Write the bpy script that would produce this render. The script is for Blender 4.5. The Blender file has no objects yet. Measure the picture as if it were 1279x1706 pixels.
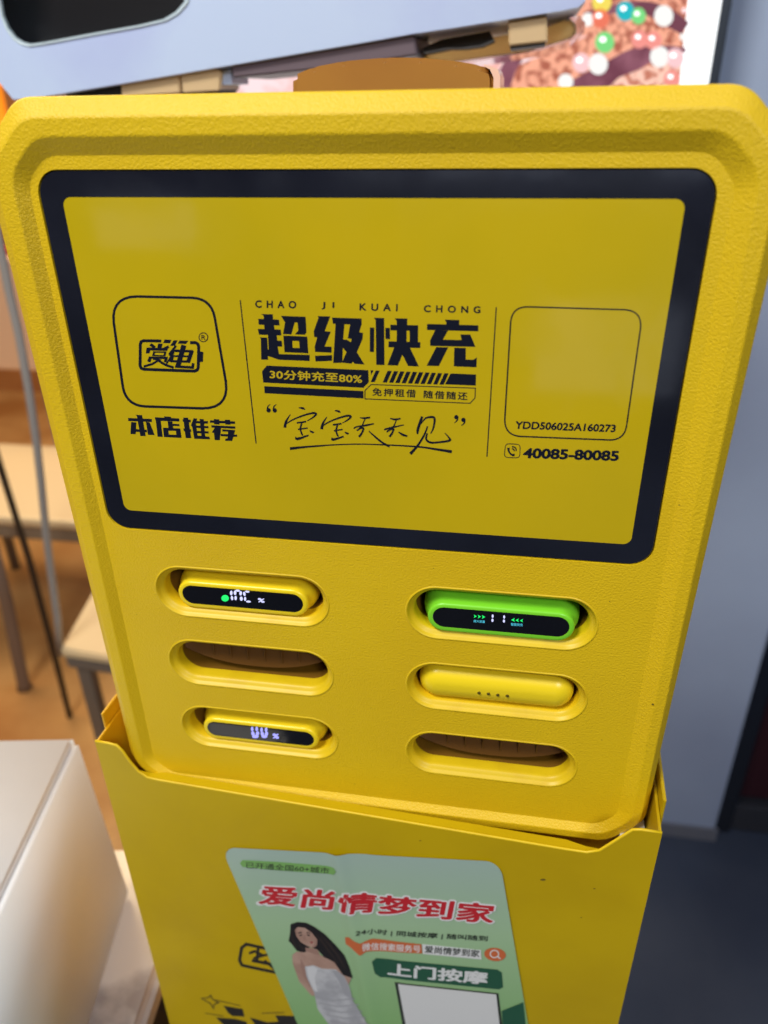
import bpy, bmesh, math, random
import numpy as np
from mathutils import Vector, Matrix
from mathutils.geometry import tessellate_polygon
random.seed(4)
SC = bpy.context.scene
COL = SC.collection

# ------------------------------------------------------------------ camera
# world: the charging station's front panel is the plane y=0, facing -Y, floor z=0
OX, OZ = -0.12, 1.327                      # top left corner of the screen bezel in the world
F, PX, PY = 1281.0, 639.5, 853.0           # focal length and centre in photograph pixels
R = np.array([[0.9864435464485185, 0.06449812306812741, -0.1508944060949852],
              [0.16334510396107685, -0.47407964048493545, 0.8651975910100648],
              [-0.015732345089483898, -0.8781164425054134, -0.4781882544768559]])
CAM = np.array([0.17779437, -0.28340855, 0.02312111]) + np.array([OX, 0, OZ])
cd = bpy.data.cameras.new('camera'); cam = bpy.data.objects.new('camera', cd); COL.objects.link(cam)
cd.sensor_fit = 'HORIZONTAL'; cd.sensor_width = 36; cd.lens = 36 * 1281 / 1279
M = Matrix.Identity(4)
for i in range(3):
    M[i][0] = R[i][0]; M[i][1] = -R[i][1]; M[i][2] = -R[i][2]; M[i][3] = CAM[i]
cam.matrix_world = M
cd.clip_start = 0.02; cd.clip_end = 60
cd.dof.use_dof = True; cd.dof.focus_distance = 0.335; cd.dof.aperture_fstop = 10.0
SC.camera = cam

# ------------------------------------------------------------------ light
SC.view_settings.view_transform = 'Standard'; SC.view_settings.look = 'None'
SC.view_settings.exposure = 0; SC.view_settings.gamma = 1
w = bpy.data.worlds.new('World'); SC.world = w; w.use_nodes = True
bg = w.node_tree.nodes['Background']; bg.inputs[0].default_value = (0.60, 0.66, 0.80, 1); bg.inputs[1].default_value = 0.165

def area(name, loc, target, sx, sy, power, col):
    l = bpy.data.lights.new(name, 'AREA'); l.shape = 'RECTANGLE'; l.size = sx; l.size_y = sy
    l.energy = power; l.color = col
    o = bpy.data.objects.new(name, l); COL.objects.link(o); o.location = loc
    o.rotation_euler = (Vector(target) - Vector(loc)).to_track_quat('-Z', 'Y').to_euler()
    return o
area('ceiling_light', (-0.7, -0.9, 2.8), (0, 0, 1.1), 0.7, 0.45, 38, (1, 0.98, 0.88))
area('ceiling_light_right', (1.0, -1.7, 2.5), (-.1, 0, 1.0), 0.6, 0.4, 21, (0.94, 0.97, 1.0))
area('ceiling_light_back', (0.5, 1.3, 2.9), (0.3, 0.8, 0.6), 1.2, 0.8, 20, (0.72, 0.82, 1.0))
area('warm_shop_light', (-1.7, 1.5, 2.6), (-1.2, 1.3, 0.3), 1.2, 1.0, 46, (1.0, 0.74, 0.42))

# ------------------------------------------------------------------ geometry helpers
def D(x, z, y=0.0):                         # device millimetres -> world
    return Vector((OX + x / 1000, y / 1000, OZ + z / 1000))
def at(px, py, y=0.0):                      # photograph pixel on the vertical plane y (metres)
    d = R @ np.array([px - PX, py - PY, F]); t = (y - CAM[1]) / d[1]
    return Vector(CAM + t * d)
def atz(px, py, z):                         # photograph pixel on the level plane z
    d = R @ np.array([px - PX, py - PY, F]); t = (z - CAM[2]) / d[2]
    return Vector(CAM + t * d)

def mat(name, col, rough=0.5, coat=0.0, metal=0.0, emit=None, es=1.0, bump=None, var=None, spec=0.5, trans=0.0, coatr=0.03):
    m = bpy.data.materials.new(name); m.use_nodes = True
    nt = m.node_tree; b = nt.nodes['Principled BSDF']
    b.inputs['Base Color'].default_value = (*col, 1); b.inputs['Roughness'].default_value = rough
    b.inputs['Metallic'].default_value = metal; b.inputs['Coat Weight'].default_value = coat
    b.inputs['Coat Roughness'].default_value = coatr; b.inputs['Specular IOR Level'].default_value = spec
    b.inputs['Transmission Weight'].default_value = trans
    if emit:
        b.inputs['Emission Color'].default_value = (*emit, 1); b.inputs['Emission Strength'].default_value = es
    tc = nt.nodes.new('ShaderNodeTexCoord')
    if bump:                                # list of (scale, distance)
        prev = None
        for s, dist, st in bump:
            n = nt.nodes.new('ShaderNodeTexNoise'); n.inputs['Scale'].default_value = s
            n.inputs['Detail'].default_value = 3; n.inputs['Roughness'].default_value = 0.55
            nt.links.new(tc.outputs['Object'], n.inputs['Vector'])
            bp = nt.nodes.new('ShaderNodeBump'); bp.inputs['Distance'].default_value = dist; bp.inputs['Strength'].default_value = st
            nt.links.new(n.outputs['Fac'], bp.inputs['Height'])
            if prev: nt.links.new(prev.outputs['Normal'], bp.inputs['Normal'])
            prev = bp
        nt.links.new(prev.outputs['Normal'], b.inputs['Normal'])
    if var:                                 # (scale, second colour, low, high)
        s, c2, lo, hi = var
        n = nt.nodes.new('ShaderNodeTexNoise'); n.inputs['Scale'].default_value = s; n.inputs['Detail'].default_value = 6
        nt.links.new(tc.outputs['Object'], n.inputs['Vector'])
        mr = nt.nodes.new('ShaderNodeMapRange'); mr.inputs[1].default_value = lo; mr.inputs[2].default_value = hi
        nt.links.new(n.outputs['Fac'], mr.inputs[0])
        mx = nt.nodes.new('ShaderNodeMix'); mx.data_type = 'RGBA'
        mx.inputs[6].default_value = (*col, 1); mx.inputs[7].default_value = (*c2, 1)
        nt.links.new(mr.outputs[0], mx.inputs[0])
        if not emit: nt.links.new(mx.outputs[2], b.inputs['Base Color'])
        else: b.inputs['Base Color'].default_value = (col[0] * .15, col[1] * .15, col[2] * .15, 1)
        if emit: nt.links.new(mx.outputs[2], b.inputs['Emission Color'])
    return m

YEL = (0.80, 0.535, 0.006)
m_grain = mat('yellow_grained_plastic', YEL, 0.45, bump=[(1100, 0.0006, 0.60), (2600, 0.0002, 0.45)], var=(9, (0.76, 0.495, 0.006), 0.42, 0.62))
m_smooth = mat('yellow_smooth_plastic', (0.76, 0.52, 0.006), 0.44, var=(60, (0.70, 0.46, 0.006), 0.5, 0.7))
m_flap = mat('yellow_flap_plastic', (0.13, 0.050, 0.003), 0.55)  # yellow flap, with the shade inside the slot put into its colour
m_bank = mat('yellow_bank_plastic', (0.92, 0.68, 0.015), 0.3, bump=[(2500, 0.00005, 0.4)])
m_green = mat('green_bank_plastic', (0.22, 0.72, 0.03), 0.34)
m_bezel = mat('black_glass', (0.008, 0.009, 0.016), 0.12, coat=1.0, coatr=0.10, var=(14, (0.014, 0.016, 0.028), 0.4, 0.7))
m_screen = mat('yellow_screen_print', (0.62, 0.44, 0.002), 0.55, coat=1.0, coatr=0.13, spec=.2, var=(11, (0.56, 0.41, 0.002), 0.38, 0.66))
m_ink = mat('navy_ink', (0.006, 0.008, 0.020), 0.5, coat=0.35, spec=.2)
m_ink_y = mat('yellow_ink', (0.60, 0.42, 0.002), 0.55, coat=.8)
m_steel = mat('yellow_painted_steel', (0.58, 0.395, 0.002), 0.42, spec=.3, bump=[(2600, 0.00006, 0.35), (25, 0.0006, 0.12)], var=(16, (0.52, 0.345, 0.002), 0.4, 0.7))
m_steel_in = mat('yellow_painted_steel_inside', (0.78, 0.44, 0.006), 0.4)
m_disp = mat('display_black', (0.004, 0.004, 0.006), 0.08, coat=0.6)
m_dw = mat('display_segment', (0.3, 0.3, 0.5), 0.4, emit=(0.62, 0.64, 1.0), es=1.0)
m_dw2 = mat('display_segment_violet', (0.2, 0.2, 0.5), 0.4, emit=(0.36, 0.36, 1.0), es=1.0)
m_dg = mat('display_green', (0, 0.4, 0.1), 0.4, emit=(0.02, 0.85, 0.13), es=1.0)
m_dc = mat('display_cyan', (0, 0.2, 0.3), 0.4, emit=(0.10, 0.50, 0.65), es=0.9)
m_dots = mat('contact_dots', (0.16, 0.12, 0.02), 0.35, metal=0.5)

def obj(name, me, m, parent=None, smooth=False):
    o = bpy.data.objects.new(name, me); COL.objects.link(o)
    if m and not me.materials: me.materials.append(m)
    if smooth:
        for p in me.polygons: p.use_smooth = True
    if parent: o.parent = parent; o.matrix_parent_inverse = parent.matrix_world.inverted()
    return o
def orient(bm):                             # flat print faces the photographer's side
    bm.normal_update()
    for f in bm.faces:
        if f.normal.y > 0: f.normal_flip()
    return bm
def from_bm(name, bm, m, parent=None, smooth=False):
    me = bpy.data.meshes.new(name); bm.to_mesh(me); bm.free()
    return obj(name, me, m, parent, smooth)
def tag(o, label, cat, group=None, kind=None):
    if label: o['label'] = label
    if cat: o['category'] = cat
    if group: o['group'] = group
    if kind: o['kind'] = kind
    return o
def thing(name, loc, label, cat, group=None, rz=0.0):
    o = bpy.data.objects.new(name, None); COL.objects.link(o); o.empty_display_size = 0.05
    o.matrix_world = Matrix.Translation(loc) @ Matrix.Rotation(rz, 4, 'Z'); o.location = loc; o.rotation_euler = (0, 0, rz)
    bpy.context.view_layer.update()
    return tag(o, label, cat, group)

def octo(L, Rr, T, B, cut, r, n=5):          # chamfered rectangle whose eight corners are rounded -> (x,z) list
    pts = [(L + cut, T), (Rr - cut, T), (Rr, T - cut), (Rr, B + cut), (Rr - cut, B), (L + cut, B), (L, B + cut), (L, T - cut)]
    return fillet(pts, r, n)
def fillet(pts, r, n=5):
    out = []; N = len(pts)
    for i in range(N):
        p = Vector(pts[i]); a = Vector(pts[i - 1]); b = Vector(pts[(i + 1) % N])
        u = (a - p).normalized(); v = (b - p).normalized()
        ang = u.angle(v); t = r / math.tan(ang / 2); t = min(t, (a - p).length * .499, (b - p).length * .499)
        s = p + u * t; e = p + v * t
        for k in range(n + 1):
            q = k / n
            out.append(tuple(s * (1 - q) ** 2 + p * 2 * q * (1 - q) * 0.93 + (s + e) * 0.5 * 2 * q * (1 - q) * 0.07 + e * q ** 2))
    return out
def rrect(L, Rr, T, B, r, n=8):
    return arc_rect(L, Rr, T, B, r, n)
def arc_rect(L, Rr, T, B, r, n=8):
    out = []
    for cx, cz, a0 in ((L + r, T - r, 180), (Rr - r, T - r, 90), (Rr - r, B + r, 0), (L + r, B + r, -90)):
        for k in range(n + 1):
            a = math.radians(a0 - 90 * k / n)
            out.append((cx + r * math.cos(a), cz + r * math.sin(a)))
    return out
def stadium(cx, cz, hw, hh, n=12):
    return arc_rect(cx - hw, cx + hw, cz + hh, cz - hh, min(hh, hw) * 0.999, n)

def skin(bm, loops, cap0=False, cap1=False):  # loops: lists of Vector, same count
    vs = [[bm.verts.new(p) for p in l] for l in loops]
    n = len(vs[0])
    for a, b in zip(vs, vs[1:]):
        for i in range(n):
            bm.faces.new((a[i], a[(i + 1) % n], b[(i + 1) % n], b[i]))
    if cap0: bm.faces.new(vs[0][::-1])
    if cap1: bm.faces.new(vs[-1])
    return vs
def fill2d(loops):                            # filled flat shape with holes -> mesh data (xy)
    c = bpy.data.curves.new('f', 'CURVE'); c.dimensions = '2D'; c.fill_mode = 'BOTH'
    for l in loops:
        s = c.splines.new('POLY'); s.points.add(len(l) - 1)
        for q, p in zip(s.points, l): q.co = (p[0], p[1], 0, 1)
        s.use_cyclic_u = True
    o = bpy.data.objects.new('f', c)
    me = bpy.data.meshes.new_from_object(o)
    vs = [tuple(v.co) for v in me.vertices]; fs = [tuple(p.vertices) for p in me.polygons]
    bpy.data.objects.remove(o); bpy.data.curves.remove(c); bpy.data.meshes.remove(me)
    # welded: a 2D curve gives front and back alike
    bm = bmesh.new(); V = [bm.verts.new(v) for v in vs]
    for f in fs:
        try: bm.faces.new([V[i] for i in f])
        except ValueError: pass
    bmesh.ops.remove_doubles(bm, verts=bm.verts, dist=1e-5)
    return bm
def box_bm(x0, x1, y0, y1, z0, z1, bev=0.0, seg=2, bm=None):
    b = bmesh.new(); bmesh.ops.create_cube(b, size=1)
    for v in b.verts:
        v.co = Vector((x0 if v.co.x < 0 else x1, y0 if v.co.y < 0 else y1, z0 if v.co.z < 0 else z1))
    if bev: bmesh.ops.bevel(b, geom=b.edges[:], offset=bev, segments=seg, affect='EDGES', profile=0.5)
    if bm is None: return b
    me = bpy.data.meshes.new('t'); b.to_mesh(me); b.free(); bm.from_mesh(me); bpy.data.meshes.remove(me); return bm
def tube_bm(pts, r, n=10, bm=None):
    bm = bm or bmesh.new(); pts = [Vector(p) for p in pts]; loops = []
    for i, p in enumerate(pts):
        d = (pts[min(i + 1, len(pts) - 1)] - pts[max(i - 1, 0)]).normalized()
        a = d.cross(Vector((0.3, 1, 0.1))).normalized(); b = d.cross(a)
        rr = r[i] if isinstance(r, (list, tuple)) else r
        loops.append([p + rr * (math.cos(2 * math.pi * k / n) * a + math.sin(2 * math.pi * k / n) * b) for k in range(n)])
    skin(bm, loops, True, True); bmesh.ops.recalc_face_normals(bm, faces=bm.faces); return bm

# printing: every mark is a set of flat shapes laid on a surface; pj maps (px,py,layer) to the world
_lay = [0]
def prn(name, polys, m, parent, pj, smooth=False):
    bm = bmesh.new()
    for k, poly in enumerate(polys):
        vs = [bm.verts.new(pj(p[0], p[1], k)) for p in poly]
        if len(poly) == 3: tris = [(0, 1, 2)]
        else: tris = tessellate_polygon([[Vector((p[0], p[1], 0)) for p in poly]])
        for t_ in tris:
            try: bm.faces.new([vs[i] for i in t_])
            except ValueError: pass
    return from_bm(name, orient(bm), m, parent)
def crop(polys, s, ox, oy):
    return [[(p[0] / s + ox, p[1] / s + oy) for p in poly] for poly in polys]
def ribbon(pts, s=1, ox=0, oy=0, sub=6):      # tapering brush stroke: (x,y,width)
    P = [Vector(p) for p in pts]; P = [P[0] * 2 - P[1]] + P + [P[-1] * 2 - P[-2]]
    q = []
    for i in range(1, len(P) - 2):
        for k in range(sub):
            t = k / sub; a, b, c, d = P[i - 1:i + 3]
            q.append(0.5 * ((2 * b) + (c - a) * t + (2 * a - 5 * b + 4 * c - d) * t * t + (3 * b - a - 3 * c + d) * t ** 3))
    q.append(P[-2]); l = []; r = []
    for i, p in enumerate(q):
        d = (q[min(i + 1, len(q) - 1)] - q[max(i - 1, 0)]); d = Vector((d.x, d.y)).normalized(); n = Vector((-d.y, d.x)) * max(p.z, 2) / 2
        l.append(((p.x + n.x) / s + ox, (p.y + n.y) / s + oy)); r.append(((p.x - n.x) / s + ox, (p.y - n.y) / s + oy))
    return [[l[i], l[i + 1], r[i + 1], r[i]] for i in range(len(l) - 1)]
def line(pts, wd, s=1, ox=0, oy=0):           # polyline of constant width with mitred joints
    P = [Vector(p) for p in pts]; l = []; r = []
    closed = (P[0] - P[-1]).length < 1e-6
    if closed: P = P[:-1]
    n = len(P)
    for i in range(n):
        a = P[i - 1] if (i or closed) else P[0] * 2 - P[1]
        b = P[(i + 1) % n] if (i < n - 1 or closed) else P[-1] * 2 - P[-2]
        u = (P[i] - a).normalized(); v = (b - P[i]).normalized(); t = (u + v).normalized(); nn = Vector((-t.y, t.x))
        k = wd / 2 / max(0.4, nn.dot(Vector((-u.y, u.x))))
        l.append(tuple((P[i] + nn * k) / s + Vector((ox, oy)))); r.append(tuple((P[i] - nn * k) / s + Vector((ox, oy))))
    rng = range(n if closed else n - 1)
    return [[l[i], l[(i + 1) % n], r[(i + 1) % n], r[i]] for i in rng]
_tc = {}
def glyphs(body, off=0.0, space=1.0):
    c = bpy.data.curves.new('t', 'FONT'); c.body = body; c.offset = off; c.space_character = space; c.resolution_u = 4
    o = bpy.data.objects.new('t', c); COL.objects.link(o); bpy.context.view_layer.update()
    me = bpy.data.meshes.new_from_object(o.evaluated_get(bpy.context.evaluated_depsgraph_get()))
    vs = [(v.co.x, v.co.y) for v in me.vertices]; fs = [tuple(p.vertices) for p in me.polygons]
    bpy.data.objects.remove(o); bpy.data.curves.remove(c); bpy.data.meshes.remove(me)
    return vs, fs
def text(name, body, bl, br, tl, m, parent, pj, off=0.0, space=1.0, layer=3, bis=None):
    # the stroke weight is made by laying shifted copies of the same flat letters over each other
    vs, fs = glyphs(body, 0.0, space)
    x0 = min(v[0] for v in vs) - off; x1 = max(v[0] for v in vs) + off; y0 = min(v[1] for v in vs) - off; y1 = max(v[1] for v in vs) + off
    A, B, T = Vector(bl), Vector(br), Vector(tl)
    n = 1 if off == 0 else (8 if off < .05 else 12)
    out = bmesh.new()
    for c in range(n):
        dx, dy = (0, 0) if n == 1 else (off * math.cos(2 * math.pi * (c + .5) / n), off * math.sin(2 * math.pi * (c + .5) / n))
        bm = bmesh.new(); V = []
        for x, y in vs:
            p = A + (B - A) * ((x + dx - x0) / (x1 - x0)) + (T - A) * ((y + dy - y0) / (y1 - y0)); V.append(bm.verts.new((p.x, p.y, 0)))
        for f in fs:
            try: bm.faces.new([V[i] for i in f])
            except ValueError: pass
        if bis:
            for xx in bis:
                bmesh.ops.bisect_plane(bm, geom=bm.verts[:] + bm.edges[:] + bm.faces[:], plane_co=(xx[0], xx[1], 0), plane_no=xx[2])
        for v in bm.verts: v.co = pj(v.co.x, v.co.y, layer + c * .35)
        me_ = bpy.data.meshes.new('t'); bm.to_mesh(me_); bm.free(); out.from_mesh(me_); bpy.data.meshes.remove(me_)
    return from_bm(name, orient(out), m, parent)

# ================================================================== SETTING
ZF = 0.0
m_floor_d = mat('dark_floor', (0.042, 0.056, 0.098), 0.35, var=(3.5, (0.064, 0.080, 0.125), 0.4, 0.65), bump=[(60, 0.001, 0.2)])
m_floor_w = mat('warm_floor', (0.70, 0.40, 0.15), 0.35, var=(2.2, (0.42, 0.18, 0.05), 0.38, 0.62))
def quad(name, pts, m, kind='structure'):
    me = bpy.data.meshes.new(name); me.from_pydata([tuple(p) for p in pts], [], [tuple(range(len(pts)))]); o = obj(name, me, m); o['kind'] = kind; return o
quad('floor', [(-5, -4, 0), (5, -4, 0), (5, 6, 0), (-5, 6, 0)], m_floor_d)
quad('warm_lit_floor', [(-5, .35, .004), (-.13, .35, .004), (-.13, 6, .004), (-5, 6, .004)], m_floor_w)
m_wall_w = mat('orange_wall', (0.55, 0.24, 0.07), 0.6, var=(1.6, (0.42, 0.15, 0.04), 0.4, 0.62))
me = box_bm(-5, -.2, 3.2, 3.35, 0, 3.2); tag(from_bm('wall', me, m_wall_w), 'warm orange-brown wall far behind the chairs at the left', 'wall')
m_wall_b = mat('dim_street_wall', (0.05, 0.055, 0.075), 0.7, var=(1.2, (0.16, 0.18, 0.24), 0.45, 0.7))

def refl(px, py, Y):                        # where the screen mirrors that pixel, on the plane y=Y behind the photographer
    d = R @ np.array([px - PX, py - PY, F]); p = at(px, py, 0); t_ = Y / -d[1]; return Vector((p.x + d[0] * t_, Y, p.z + d[2] * t_))
tag(from_bm('wall', box_bm(-5, 5, -3.3, -3.15, 0.002, 3.2), m_wall_b), 'dim grey shop wall facing the charging station', 'wall')
m_refl_panel = mat('lit_window', (0.3, 0.35, 0.4), .3, emit=(0.72, 0.80, 1.0), es=0.5)  # unseen glowing panels, added to lay soft reflections on the screen
for (xa, ya, xb, yb), lb in zip([(150, 335, 330, 415), (440, 285, 470, 320), (900, 505, 1120, 660), (560, 260, 1180, 300)], ['small lit window in the wall opposite the station, lower pane', 'narrow lit window slit in the wall opposite', 'wide low lit window in the wall opposite', 'long high lit window strip in the wall opposite']):
    pa, pb = refl(xa, ya, -3.12), refl(xb, yb, -3.12)
    t = thing('lit_window', ((pa.x + pb.x) / 2, -3.12, min(pa.z, pb.z)), lb, 'window', 'windows opposite')
    from_bm('pane', box_bm(min(pa.x, pb.x), max(pa.x, pb.x), -3.15, -3.12, max(.02, min(pa.z, pb.z)), max(pa.z, pb.z), .004), m_refl_panel, t)

# ================================================================== PILLAR, DOOR, LIGHTBOX (right)
m_pil = mat('blue_grey_paint', (0.44, 0.53, 0.74), 0.5, var=(2.2, (0.37, 0.44, 0.64), 0.4, 0.65))
m_skirt = mat('skirting_grey', (0.20, 0.21, 0.26), 0.5)
PB = atz(1187, 1398, 0)
t = thing('pillar', (PB.x - .25, PB.y + .15, 0), 'smooth blue-grey painted pillar behind the right side of the charging station', 'pillar')
from_bm('shaft', box_bm(PB.x - .50, PB.x, PB.y, PB.y + .32, 0.0, 3.0, .006), m_pil, t)
from_bm('skirting', box_bm(PB.x - .50, PB.x + .004, PB.y - .006, PB.y - .0005, 0, .035, .001), m_skirt, t)
m_frame_d = mat('door_frame_dark', (0.008, 0.011, 0.022), 0.35)
m_glass_d = mat('door_glass_dark', (0.006, 0.007, 0.014), 0.1, coat=.3)
m_red = mat('dark_red_panel', (0.035, 0.004, 0.010), 0.5)
t = thing('dark_doorway', (PB.x + .45, PB.y + .22, 0), 'dark navy framed door with a deep red panel, right of the blue-grey pillar', 'door')
from_bm('frame', box_bm(PB.x + .003, PB.x + .036, PB.y + .02, PB.y + .10, 0, 2.6, .003), m_frame_d, t)
from_bm('bottom_rail', box_bm(PB.x + .036, PB.x + .9, PB.y + .03, PB.y + .10, 0.0, .07, .003), mat('door_rail', (.035, .037, .05), .35), t)
from_bm('glass', box_bm(PB.x + .036, PB.x + .9, PB.y + .06, PB.y + .07, .07, 2.6), m_glass_d, t)
from_bm('red_panel', box_bm(PB.x + .046, PB.x + .9, PB.y + .045, PB.y + .053, .085, 1.2), m_red, t)

LY = PB.y - .07                             # the light box hangs on the pillar
def pj_lb(px, py, k): p = at(px, py, LY); return Vector((p.x, p.y - .0006 - .00015 * k, p.z))
lbR = at(1190, 75, LY).x; lbL = at(330, 150, LY).x; lbZ0 = at(900, 150, LY).z - .30; lbZ1 = at(900, 0, LY).z + .15
t = thing('light_box', ((lbR + lbL) / 2, LY, lbZ0), 'glowing advertising light box with a chocolate ice cream and candy picture, on the pillar', 'light box')
m_lbw = mat('light_box_white', (0.8, 0.8, 0.8), 0.4, emit=(0.93, 0.98, 1.0), es=1.0)
m_lbd = mat('light_box_frame', (0.03, 0.04, 0.06), 0.35)
m_lbp = mat('light_box_crumb_print', (0.90, 0.40, 0.26), 0.4, emit=(1, 1, 1), es=1.0, var=(105, (0.36, 0.08, 0.045), 0.46, 0.58))
m_lbc = mat('light_box_cream_print', (0.95, 0.58, 0.46), 0.4, emit=(1, 1, 1), es=1.0, var=(130, (0.50, 0.14, 0.08), 0.46, 0.58))
m_choc = mat('light_box_chocolate_print', (0.17, 0.04, 0.07), 0.4, emit=(1, 1, 1), es=0.9, var=(22, (0.34, 0.12, 0.17), 0.45, 0.65))
m_pink = mat('light_box_pink_print', (0.95, 0.74, 0.76), 0.4, emit=(1, 1, 1), es=1.0, var=(26, (0.86, 0.42, 0.36), 0.45, 0.6))
from_bm('case', box_bm(lbL, lbR + .012, LY + .001, LY + .045, lbZ0, lbZ1, .002), m_lbd, t)
from_bm('lit_panel', box_bm(lbL + .004, lbR, LY - .0004, LY + .0005, lbZ0 + .004, lbZ1 - .004), m_lbw, t)
def clipx(pts, lim=1146):                   # picture ends on the light box's white margin, which leans in the photo with perspective
    return [(min(x, lim - (y - 0) * .105), y) for x, y in pts]
prn('picture_background', [clipx([(560, -60), (1160, -60), (1160, 260), (560, 260)])], m_lbp, t, pj_lb)
prn('picture_pink_glow', [[(360, 100), (700, 60), (980, 60), (860, 110), (835, 160), (835, 260), (360, 260)]], m_pink, t, lambda a, b, k: pj_lb(a, b, 1))
def arcs(pts, wds): return ribbon([(x, y, wv) for (x, y), wv in zip(pts, wds)])
prn('picture_chocolate', arcs([(950, 160), (1010, 128), (1060, 98), (1110, 84), (1142, 84)], [44, 44, 36, 16, 8]), m_choc, t, lambda a, b, k: pj_lb(a, b, 2))
prn('picture_chocolate', arcs([(975, 28), (1040, 12), (1085, 16), (1120, 34), (1141, 48)], [14, 16, 24, 28, 24]), m_choc, t, lambda a, b, k: pj_lb(a, b, 2))
prn('picture_chocolate', arcs([(835, 150), (850, 110), (880, 82)], [26, 24, 8]), m_choc, t, lambda a, b, k: pj_lb(a, b, 2))
prn('picture_crumbs', [clipx([(1000, 160), (1030, 130), (1075, 112), (1120, 108), (1146, 104), (1146, 200), (1000, 200)])], m_lbc, t, lambda a, b, k: pj_lb(a, b, 3))
cand = {'white': (0.95, 0.95, 0.92), 'pink': (0.90, 0.30, 0.26), 'red': (0.85, 0.18, 0.10), 'green': (0.20, 0.72, 0.22), 'teal': (0.0, 0.48, 0.55), 'yellow': (0.9, 0.72, 0.1), 'blush': (0.95, 0.60, 0.62)}
cm = {k: mat('candy_print_' + k, tuple(.12 * q for q in v), 0.4, emit=v, es=0.95) for k, v in cand.items()}
mhl = mat('candy_highlight_print', (1, 1, 1), 0.4, emit=(1, 1, 1), es=0.95)
for x, y, r, c in [(1041, 19, 13, 'teal'), (1063, 27, 11, 'green'), (1007, 71, 14, 'green'), (1000, 31, 13, 'red'), (979, 33, 9, 'white'), (1105, 27, 14, 'white'), (1065, 66, 12, 'pink'), (1088, 68, 12, 'pink'), (1098, 95, 14, 'white'), (1124, 97, 13, 'blush'), (968, 105, 13, 'blush'), (996, 107, 14, 'white'), (942, 137, 11, 'white'), (1119, 132, 12, 'pink'), (1137, 62, 5, 'white'), (1139, 18, 4, 'blush'), (1002, 4, 14, 'yellow'), (905, 40, 8, 'pink'), (1098, -18, 12, 'teal'), (1030, 178, 12, 'green'), (1080, 190, 13, 'white')]:
    r *= 1.15
    ring = [(x + r * math.cos(a * math.pi / 9), y + r * 1.12 * math.sin(a * math.pi / 9)) for a in range(18)]
    hl = [(x - r * .2 + r * .35 * math.cos(a * math.pi / 5), y - r * .3 + r * .3 * math.sin(a * math.pi / 5)) for a in range(10)]
    prn('picture_candy', [ring], cm[c], t, lambda a, b, k: pj_lb(a, b, 5))
    if c != 'white': prn('picture_highlight', [hl], mhl, t, lambda a, b, k: pj_lb(a, b, 6))

# ================================================================== THINGS BEHIND THE STATION (top)
m_case = mat('pale_case_plastic', (0.58, 0.70, 0.98), 0.34, var=(7, (0.50, 0.58, 0.92), 0.4, 0.65))
m_case_lip = mat('pale_case_lip', (0.62, 0.74, 0.84), 0.25)
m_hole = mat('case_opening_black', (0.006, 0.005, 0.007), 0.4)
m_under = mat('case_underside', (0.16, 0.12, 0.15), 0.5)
m_foot = mat('beige_foot', (0.72, 0.52, 0.30), 0.45)
m_rub = mat('black_rubber', (0.012, 0.010, 0.009), 0.6)
CY = 0.34
def c_at(px, py, dy=0.0): return at(px, py, CY + dy)
co = c_at(400, 60)
t = thing('plastic_case', (co.x, CY, co.z), 'large pale blue-grey plastic case with a rounded black opening, tilted above the charging station', 'plastic case')
# outline with a rounded opening; the lower edge bows a little
outer = [(-60, -60), (-60, 60), (-40, 95), (-8, 130), (22, 166), (60, 163), (200, 140), (400, 106), (600, 72), (690, 56), (760, 46), (860, 30), (935, 18), (963, 12), (975, 2), (975, -60)]
hole = [(-2, -80), (4, 0), (8, 25), (16, 45), (28, 62), (40, 70), (52, 73), (75, 70), (150, 56), (230, 42), (272, 32), (292, 20), (306, 4), (313, -20), (320, -80)]
def inset(h, k, cx=150, cy=-40): return [(cx + (x - cx) * k, cy + (y - cy) * k) for x, y in h]
bmf = bmesh.new()
# the front sheet closes around the opening from below (the opening runs on above the frame)
def sheet(bm, o2, h2, dy):
    fb = fill2d([[(p[0], p[1]) for p in o2], h2]); me_ = bpy.data.meshes.new('t')
    for v in fb.verts: v.co = c_at(v.co.x, v.co.y, dy)
    fb.to_mesh(me_); fb.free(); bm.from_mesh(me_); bpy.data.meshes.remove(me_)
big_out = [(-60, -420)] + outer[1:-1] + [(975, -420)]
big_hole = [(10, -300)] + hole[1:-1] + [(300, -300)]
sheet(bmf, big_out, inset(big_hole, 1.05), 0.0)
from_bm('front_shell', bmf, m_case, t)
bml = bmesh.new()
h0 = inset(big_hole, 1.05); h1 = inset(big_hole, 1.02); h2 = inset(big_hole, 1.0)
skin(bml, [[c_at(x, y, 0.0) for x, y in h0], [c_at(x, y, -.0012) for x, y in inset(big_hole, 1.035)], [c_at(x, y, .001) for x, y in h1], [c_at(x, y, .006) for x, y in h2], [c_at(x, y, .03) for x, y in h2]])
from_bm('opening_lip', bml, m_case_lip, t, True)
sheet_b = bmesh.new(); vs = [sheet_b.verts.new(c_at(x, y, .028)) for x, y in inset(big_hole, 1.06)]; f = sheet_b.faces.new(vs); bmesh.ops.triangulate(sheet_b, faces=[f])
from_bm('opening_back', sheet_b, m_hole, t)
bms = bmesh.new()
back = [c_at(x, y, 0) + Vector((0, .16, 0)) for x, y in big_out]
skin(bms, [[c_at(x, y, 0.0) for x, y in big_out], [c_at(x, y, 0) + Vector((0, .004, -.0006)) for x, y in big_out], back], False, True)
from_bm('side_shell', bms, m_case, t)
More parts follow.
